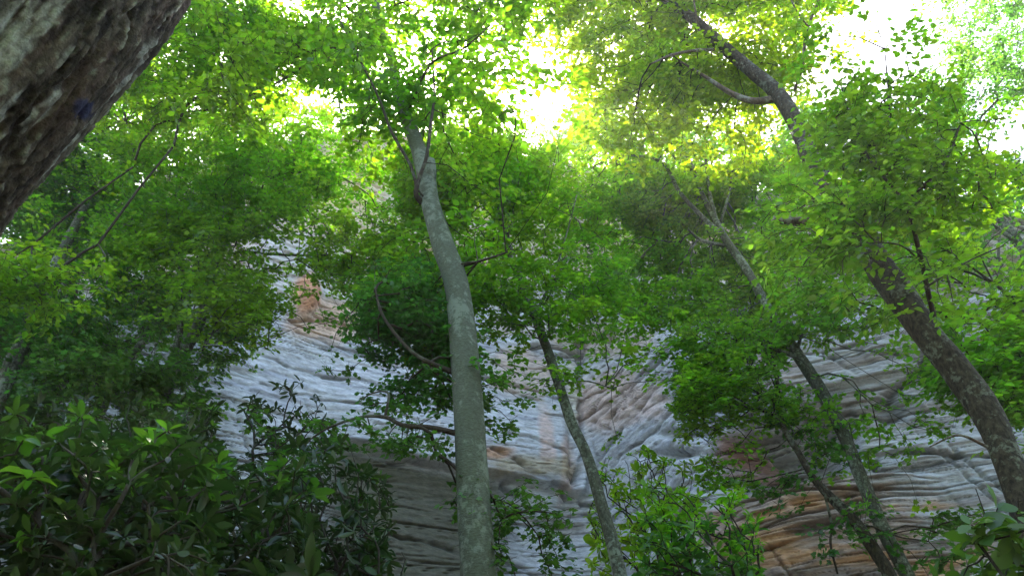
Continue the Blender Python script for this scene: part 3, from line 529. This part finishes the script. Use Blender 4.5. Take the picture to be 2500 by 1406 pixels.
tree('maple_tree', 'large leafy green maple filling the left half beside the leaning trunk', 'tree',
     [(395, 985, 9.6, 30), (420, 920, 9.6, 29), (450, 860, 9.6, 28), (482, 800, 9.6, 27), (500, 745, 9.6, 24), (530, 640, 9.7, 20), (560, 560, 9.8, 17), (585, 470, 10, 14), (600, 350, 10.2, 10)],
     'pale_bark', .060, 'leaf_maple',
     [(520, 430, 250, 170, 9.6, 1.8, 1.3), (640, 600, 220, 130, 9.2, 1.5, 1.2), (330, 300, 200, 140, 9.5, 1.4, 1.0), (570, 760, 190, 90, 9.0, 1.2, 1.2), (760, 420, 130, 150, 10.0, 1.2, 1.0), (300, 560, 200, 160, 9.3, 1.3, .9), (880, 620, 120, 130, 10.2, 1.2, .9)],
     limbs=[[(500, 745, 9.6, 10), (440, 650, 9.5, 8), (400, 520, 9.4, 6), (330, 430, 9.3, 4)], [(560, 560, 9.8, 8), (640, 480, 9.7, 6), (720, 420, 9.8, 4)], [(330, 410, 8.9, 4), (322, 350, 8.9, 4), (305, 290, 8.9, 3)]],
     shape='mp', twig='mid_twig', nodes_from=.45)
tree('arching_tree', 'tree behind the leaning trunk with a long dark branch arching over the top left', 'tree',
     [(-160, 900, 7.4, 60), (-60, 640, 7.5, 52), (60, 430, 7.6, 42), (200, 280, 7.7, 30), (320, 180, 7.7, 20), (405, 105, 7.6, 12), (500, 68, 7.4, 9), (600, 48, 7.2, 8), (700, 60, 7.1, 7), (810, 84, 7.0, 4)],
     'brown_bark', .070, 'leaf_beech',
     [(560, 150, 220, 130, 7.3, .9, 1.1), (420, 230, 130, 120, 7.6, .8, .9), (680, 40, 170, 90, 7.2, .8, 1.0), (90, 660, 170, 110, 6.8, .8, 1.2)],
     limbs=[[(600, 50, 7.2, 9), (570, 20, 7.2, 8), (540, -20, 7.2, 6)], [(500, 68, 7.4, 5), (480, 40, 7.3, 4), (465, 10, 7.2, 3)], [(500, 175, 7.5, 3), (530, 240, 7.5, 4), (560, 258, 7.4, 3), (620, 230, 7.3, 3)]],
     nodes_from=.55)
# trunks standing among the left-hand undergrowth
GL = 'thin pale trunks on the left below the cliff'
tree('pale_trunk_tree', 'mottled pale trunk at the left edge, leaning right, nearest of the thin pale trunks', 'tree',
     [(0, 960, 9.0, 42), (35, 880, 9.0, 40), (75, 800, 9.1, 36), (110, 720, 9.2, 30), (140, 640, 9.3, 26), (190, 540, 9.5, 20), (240, 430, 9.8, 14)],
     'pale_bark', .068, 'leaf_dark', [(200, 420, 150, 130, 10.5, 1.4, 1.0), (110, 740, 160, 110, 9.4, 1.0, .9)], GL, shape='mp', twig='mid_twig')
tree('pale_trunk_tree', 'second pale mottled trunk from the left edge, close behind the nearest one', 'tree',
     [(30, 960, 10.4, 40), (60, 900, 10.4, 38), (110, 810, 10.5, 34), (150, 730, 10.6, 30), (170, 660, 10.7, 24), (190, 560, 10.9, 18)],
     'pale_bark', .070, 'leaf_dark', [(150, 540, 160, 120, 11.2, 1.4, 1.0), (40, 850, 100, 120, 10.6, 1.0, .7)], GL, shape='mp', twig='mid_twig')
tree('pale_trunk_tree', 'crooked thin pale trunk bending right over the dark ledge on the left', 'tree',
     [(245, 1010, 10.2, 24), (275, 940, 10.2, 24), (305, 890, 10.2, 23), (345, 840, 10.3, 20), (372, 795, 10.4, 15), (410, 770, 10.4, 12), (460, 775, 10.4, 8)],
     'pale_bark', .068, 'leaf_cool', [(330, 740, 200, 90, 10.4, 1.4, 1.1), (240, 880, 180, 90, 9.6, 1.2, 1.4), (430, 900, 120, 80, 9.3, .8, 1.6)], GL, shape='mp', twig='mid_twig')
tree('pale_trunk_tree', 'short upright pale trunk touching the darker trunk left of the bare grey cliff', 'tree',
     [(400, 960, 9.9, 20), (415, 900, 9.9, 20), (430, 850, 9.9, 18), (440, 800, 9.9, 15), (450, 720, 9.9, 10)],
     'pale_bark', .068, 'leaf_cool', [(420, 800, 170, 90, 10.6, 1.2, .7), (540, 860, 90, 50, 9.6, .8, .8)], GL, shape='mp', twig='mid_twig')
tree('back_tree', 'dense dark green tree glimpsed past the lower edge of the leaning trunk', 'tree',
     [(180, 700, 13, 22), (190, 600, 13, 20), (200, 500, 13.2, 16), (215, 400, 13.4, 12)], 'dark_bark', .08, 'leaf_dark', [(200, 400, 130, 130, 12.8, 1.2, .9), (90, 560, 120, 110, 12.6, 1.2, .7)], twig='mid_twig')
tree('dead_fork_tree', 'pale bare forked limbs of a tree near the right edge in front of tan rock', 'tree',
     [(2560, 700, 11, 30), (2500, 612, 11, 26), (2450, 545, 11.1, 20), (2400, 490, 11.2, 14), (2350, 440, 11.3, 8)], 'pale_bark', .078, 'leaf_cool',
     [(2400, 300, 190, 180, 11.5, 1.5, 1.0), (2440, 100, 170, 130, 10.5, 1.3, 1.2), (2420, 560, 130, 130, 11.0, 1.2, .6)],
     limbs=[[(2480, 590, 11, 12), (2420, 545, 11, 9), (2350, 480, 11, 6)], [(2446, 700, 10.6, 8), (2438, 620, 10.6, 7), (2442, 560, 10.6, 5)], [(2340, 440, 11.2, 9), (2260, 410, 11, 8), (2190, 365, 11, 5)]], twig='mid_twig', nodes_from=.4)
tree('bright_tree', 'small bright green tree behind the dark rough trunk at the right edge', 'tree',
     [(2700, 1300, 7.6, 36), (2640, 1100, 7.6, 32), (2580, 930, 7.7, 26), (2530, 820, 7.8, 18), (2480, 740, 7.9, 10)], 'brown_bark', .085, 'leaf_bright',
     [(2420, 830, 140, 100, 7.4, .7, 2.6), (2370, 750, 150, 70, 7.8, .5, 2.2), (2470, 960, 80, 90, 7.2, .6, 2.0), (2330, 740, 90, 60, 7.6, .5, 1.2), (2480, 1080, 70, 70, 7.2, .5, 1.5), (2230, 640, 240, 150, 8.6, 1.3, 1.6)], dens=1.45)
tree('crooked_tree', 'dark crooked thin tree crossing the orange rock, with drooping foliage above the recess', 'tree',
     [(2190, 1440, 7.8, 34), (2140, 1350, 7.9, 32), (2085, 1270, 8.0, 28), (2030, 1215, 8.1, 24), (1985, 1165, 8.2, 18), (1950, 1105, 8.3, 15), (1912, 1040, 8.4, 14), (1902, 970, 8.5, 12), (1892, 900, 8.6, 9), (1870, 820, 8.7, 6)], 'dark_bark', .06, 'leaf_dark',
     [(1970, 1120, 110, 90, 8.3, .7, 1.3), (2200, 1290, 160, 40, 8.0, .6, 1.5), (2330, 1340, 130, 50, 7.8, .6, 1.2), (2060, 1310, 60, 40, 7.9, .4, .8)],
     low=dict(leaf=.055, mat='leaf_maple', blobs=[(1790, 940, 110, 120, 8.9, .9, 1.3), (1850, 1040, 100, 110, 8.6, .7, 1.2), (1720, 860, 120, 70, 9.2, .7, .8), (1950, 1000, 70, 90, 8.4, .5, .6)]),
     limbs=[[(2015, 1210, 8.1, 7), (2030, 1280, 8.1, 6), (2028, 1330, 8.1, 6), (2045, 1400, 8.1, 5)]], shape='mp')
# trees and bushes on the rim of the cliff
RIM = 'trees along the top of the cliff'
for (px, sz, lab, mt) in ((-60, 170, 'dark leafy tree on the cliff rim at the far left edge', 'leaf_dark'), (230, 150, 'leafy tree on the cliff rim behind the leaning trunk', 'leaf_cool'), (470, 150, 'rounded tree on the cliff rim above the left maple', 'leaf_maple'),
                          (830, 110, 'sunlit bush on the cliff rim below the brightest glow', 'leaf_bright'), (1130, 130, 'leafy tree on the cliff rim right of the broken stub', 'leaf_maple'),
                          (1400, 150, 'round green tree on the cliff rim under the open sky gap', 'leaf_bright'), (1680, 160, 'tree on the cliff rim behind the forking limbs', 'leaf_maple'), (1960, 150, 'tree on the cliff rim behind the dark rough trunk', 'leaf_cool'),
                          (2230, 150, 'tree on the cliff rim behind the sapling twigs', 'leaf_maple'), (2480, 150, 'tree on the cliff rim at the right edge above tan rock', 'leaf_bright')):
    a0 = (px - 1250) / F; ty = float(np.interp(px, TPX, TPY)); rr0 = ray(px, ty); Yc = float(np.interp(rr0[0] / rr0[1], aa, Yb)) + 1.0
    tree('rim_tree', lab, 'tree', [(px, ty + 12, Yc, 9), (px + 4, ty - 40, Yc, 8), (px - 3, ty - 90, Yc + .1, 5), (px, ty - sz, Yc + .2, 3)], 'brown_bark', .13, mt,
         [(px, ty - sz * .35, 135, sz * .75, Yc + .3, 1.6, .9)], RIM, to_ground=False, nodes_from=.2, twig='mid_twig', sides=8, spl=3.5, shape='mp')
grow_all()

# ------------------------------------------------------------------ evergreen shrubs with whorled leaves
def shrub(name, label, cat, region, d0, d1, count, leaf, mat, base, n_leaf=(7, 11), up=.8, newmat_=None, pnew=.2, group=None, width=1.0, stem='stem', size_by=.3):
    rg = np.random.default_rng(hash_name(label) % 99991)
    x0, x1, y1, xs, ys = region; px = rg.uniform(x0, x1, count * 3); py = rg.uniform(min(ys), y1, count * 3); top = np.interp(px, xs, ys) + 75 * fbm(n3(px / 70, px * 0, 3.), 3)
    k = py > top; px, py, top = px[k][:count], py[k][:count], top[k][:count]; d = d0 + (d1 - d0) * (.75 * rg.random(len(px)) ** .8 + .25 * np.clip(1 - (py - top) / 350, 0, 1)); pts = P(px, py, d)
    bp_ = np.array(base, float); bp_[2] = float(ground(bp_[0], bp_[1])); root = thing(name, label, cat, bp_, group)
    seeds = bp_ + np.array([[0, 0, z] for z in (0., .2, .4, .6)]) + rg.standard_normal((4, 3)) * np.array([.08, .08, 0]); allp, par, wgt, ns = skeleton(pts, seeds, .5)
    branches(allp, par, wgt, ns, M[stem], root, .0028, .40, .012, name='stems', sides=5)
    n = len(pts); ax = unit(pts - allp[par]) * .6 + np.array([0, 0, up]) + .35 * rg.standard_normal((n, 3)); ax = unit(ax); e1 = unit(np.cross(ax, np.array([.3, .9, .1]))); e2 = np.cross(ax, e1)
    def whorl(sel, mt, nm, sz):
        B, Dd, Nn, Ll, Cc = [], [], [], [], []; ids = np.nonzero(sel)[0]
        if not len(ids): return
        for i in ids:
            m_ = rg.integers(*n_leaf); ph = rg.random() * 6.28 + np.arange(m_) * 2.4 + .25 * rg.standard_normal(m_); el = np.clip(rg.normal(.25, .4, m_), -.7, 1.2)
            rd = np.cos(ph)[:, None] * e1[i] + np.sin(ph)[:, None] * e2[i]; dd = rd * np.cos(el)[:, None] + ax[i] * np.sin(el)[:, None]; nn = ax[i] * np.cos(el)[:, None] - rd * np.sin(el)[:, None]
            B.append(pts[i] + rd * .006 + ax[i] * rg.uniform(-.03, .01, m_)[:, None]); Dd.append(dd); Nn.append(nn + .2 * rg.standard_normal((m_, 3))); Ll.append(leaf * sz * rg.uniform(.6, 1.15, m_) * (1 + size_by * rg.standard_normal()) ** 1); Cc.append(rg.uniform(-.05, .3, m_))
        leaves(nm, np.concatenate(B), np.concatenate(Dd), np.concatenate(Nn), np.abs(np.concatenate(Ll)), M[mt], root, 'ln', width, np.concatenate(Cc), rg=rg)
    new = (rg.random(n) < pnew * np.clip(2.2 - (py - top) / 110, .35, 2.2)); whorl(~new, mat, 'leaves', 1.0)
    if newmat_: whorl(new, newmat_, 'young_leaves', .95)
    return root
RH = 'rhododendrons at the lower left'
xs = [-100, 0, 200, 400, 520, 640, 760, 880, 930, 960, 1000]
shrub('rhododendron_bush', 'large rhododendron nearest the camera in the lower left corner, with long glossy leaves', 'shrub', (-150, 520, 1480, xs, [1030, 1040, 1050, 1090, 1170, 1280, 1400, 1480, 1500, 1500, 1500]), 2.5, 3.6, 480, .074, 'leaf_rhodo', (-1.3, 2.9, 0), newmat_='leaf_rhodo_new', pnew=.11, group=RH)
shrub('rhododendron_bush', 'dark rhododendron behind the nearest one, filling the gap towards the grey rock', 'shrub', (150, 760, 1480, xs, [1010, 1005, 1005, 1050, 1110, 1130, 1130, 1300, 1400, 1500, 1500]), 3.4, 4.6, 560, .082, 'leaf_rhodo', (-1.3, 4.0, 0), newmat_='leaf_rhodo_new', pnew=.12, group=RH)
shrub('rhododendron_bush', 'sparse rhododendron with thin bare stems reaching over the brown shaded rock', 'shrub', (480, 960, 1480, xs, [1100, 1100, 1090, 1080, 1080, 1100, 1105, 1120, 1170, 1250, 1400]), 4.6, 5.8, 400, .078, 'leaf_rhodo', (-1.1, 5.2, 0), newmat_='leaf_rhodo_new', pnew=.10, group=RH)
shrub('rhododendron_bush', 'far rhododendron rising at the left edge above the near bushes', 'shrub', (-150, 560, 1250, xs, [975, 975, 980, 1000, 1020, 1120, 1200, 1300, 1400, 1500, 1500]), 5.0, 6.6, 640, .088, 'leaf_rhodo', (-2.6, 5.8, 0), newmat_='leaf_rhodo_new', pnew=.12, group=RH)
shrub('laurel_bush', 'wiry laurel with sparse narrow leaves before the bare grey rock', 'shrub', (600, 790, 1120, [580, 640, 700, 760, 800], [960, 930, 935, 960, 1010]), 6.0, 6.8, 85, .085, 'leaf_rhodo', (-2.0, 6.2, 0), n_leaf=(4, 8))
shrub('laurel_bush', 'drooping laurel sprig before the brown shaded rock, left of the smooth grey trunk', 'shrub', (820, 990, 1480, [800, 860, 920, 960, 1000], [1230, 1230, 1210, 1290, 1400]), 4.6, 5.0, 34, .10, 'leaf_rhodo', (-1.0, 4.7, 0), n_leaf=(5, 9), up=-.6)
MG = 'broad leaved shrubs at the lower right'
shrub('broadleaf_shrub', 'bright broad leaved shrub at the foot of the slim leaning trunk', 'shrub', (1440, 1700, 1480, [1400, 1460, 1500, 1600, 1700], [1250, 1110, 1090, 1085, 1110]), 7.9, 9.6, 380, .08, 'leaf_maple', (1.9, 8.2, 0), n_leaf=(6, 10), group=MG, width=1.35)
shrub('broadleaf_shrub', 'darker broad leaved shrub left of the orange rock', 'shrub', (1560, 1860, 1480, [1500, 1600, 1700, 1800, 1860, 1900], [1200, 1170, 1180, 1200, 1290, 1400]), 5.8, 7.2, 300, .075, 'leaf_dark', (2.3, 6.0, 0), n_leaf=(6, 10), newmat_='leaf_maple', pnew=.5, group=MG, width=1.35)
shrub('broadleaf_shrub', 'bright big leaved shrub at the right edge below the dark rough trunk', 'shrub', (2370, 2600, 1330, [2360, 2400, 2440, 2500, 2600], [1230, 1190, 1180, 1180, 1170]), 4.2, 4.7, 20, .14, 'leaf_rhodo_new', (2.6, 4.4, 0), n_leaf=(7, 10), group=MG, width=1.5)
shrub('broadleaf_shrub', 'low dark leaved shrub along the bottom right corner', 'shrub', (2250, 2600, 1480, [2250, 2330, 2400, 2500, 2600], [1400, 1370, 1330, 1310, 1300]), 4.4, 5.0, 46, .14, 'leaf_rhodo_new', (2.9, 4.9, 0), n_leaf=(6, 9), group=MG, width=1.3)

# ------------------------------------------------------------------ unseen trees added behind and beside the camera to shade the undergrowth
for k_, (tx, ty, h_, rc, lab) in enumerate(((-5.0, -3.6, 8.5, 3.4, 'leafy tree behind the left shoulder of the camera'), (0.5, -5.2, 9.5, 3.8, 'leafy tree straight behind the camera'), (5.6, -4.0, 9.0, 3.6, 'leafy tree behind the right shoulder of the camera'), (-10.5, 0.5, 8.0, 3.4, 'leafy tree far out to the left of the camera'), (10.5, 1.0, 8.0, 3.2, 'leafy tree far out to the right of the camera'))):
    rg = np.random.default_rng(500 + k_); gz = float(ground(tx, ty)); root = thing('shade_tree', lab, 'tree', (tx, ty, gz), 'forest trees round the camera')
    tube('trunk', np.array([[tx, ty, gz - .1], [tx + .1, ty, gz + 3], [tx - .1, ty + .1, gz + 6], [tx, ty, gz + h_]]), np.array([.2, .16, .13, .05]), 12, M['brown_bark'], root, bump=.1)
    n = 3600; u = unit(rg.standard_normal((n, 3))) * (rg.random((n, 1)) ** .4) * np.array([rc, rc * .8, h_ * .42]) + np.array([tx, ty, gz + h_ * .68]); u = u[(u[:, 1] < -.6) | (np.abs(u[:, 0]) > 7.5)]
    n = len(u); leaves('crown', u, rg.standard_normal((n, 3)) * np.array([1, 1, .4]), np.array([0, 0, 1.]) + .5 * rg.standard_normal((n, 3)), rg.uniform(.18, .34, n), M['leaf_maple'], root, 'mp', rg=rg)

# ------------------------------------------------------------------ luminous forest air
bm_ = bpy.data.meshes.new('haze'); X0, X1, Y0, Y1, Z0, Z1 = -62, 62, -62, 62, -2.5, 46
vs = [(x, y, z) for x in (X0, X1) for y in (Y0, Y1) for z in (Z0, Z1)]; bm_.from_pydata(vs, [], [(0, 1, 3, 2), (4, 6, 7, 5), (0, 4, 5, 1), (2, 3, 7, 6), (0, 2, 6, 4), (1, 5, 7, 3)])
m, t, o = newmat('haze_air'); pv = nd(t, 'ShaderNodeVolumePrincipled'); pv.inputs['Density'].default_value = .0010; pv.inputs['Anisotropy'].default_value = .6; pv.inputs['Color'].default_value = (.95, .96, .93, 1)
t.links.new(pv.outputs[0], o.inputs['Volume']); bm_.materials.append(m); ho = bpy.data.objects.new('haze', bm_); COL.objects.link(ho); tag(ho, 'thin bright air under the trees', None, None, 'stuff')
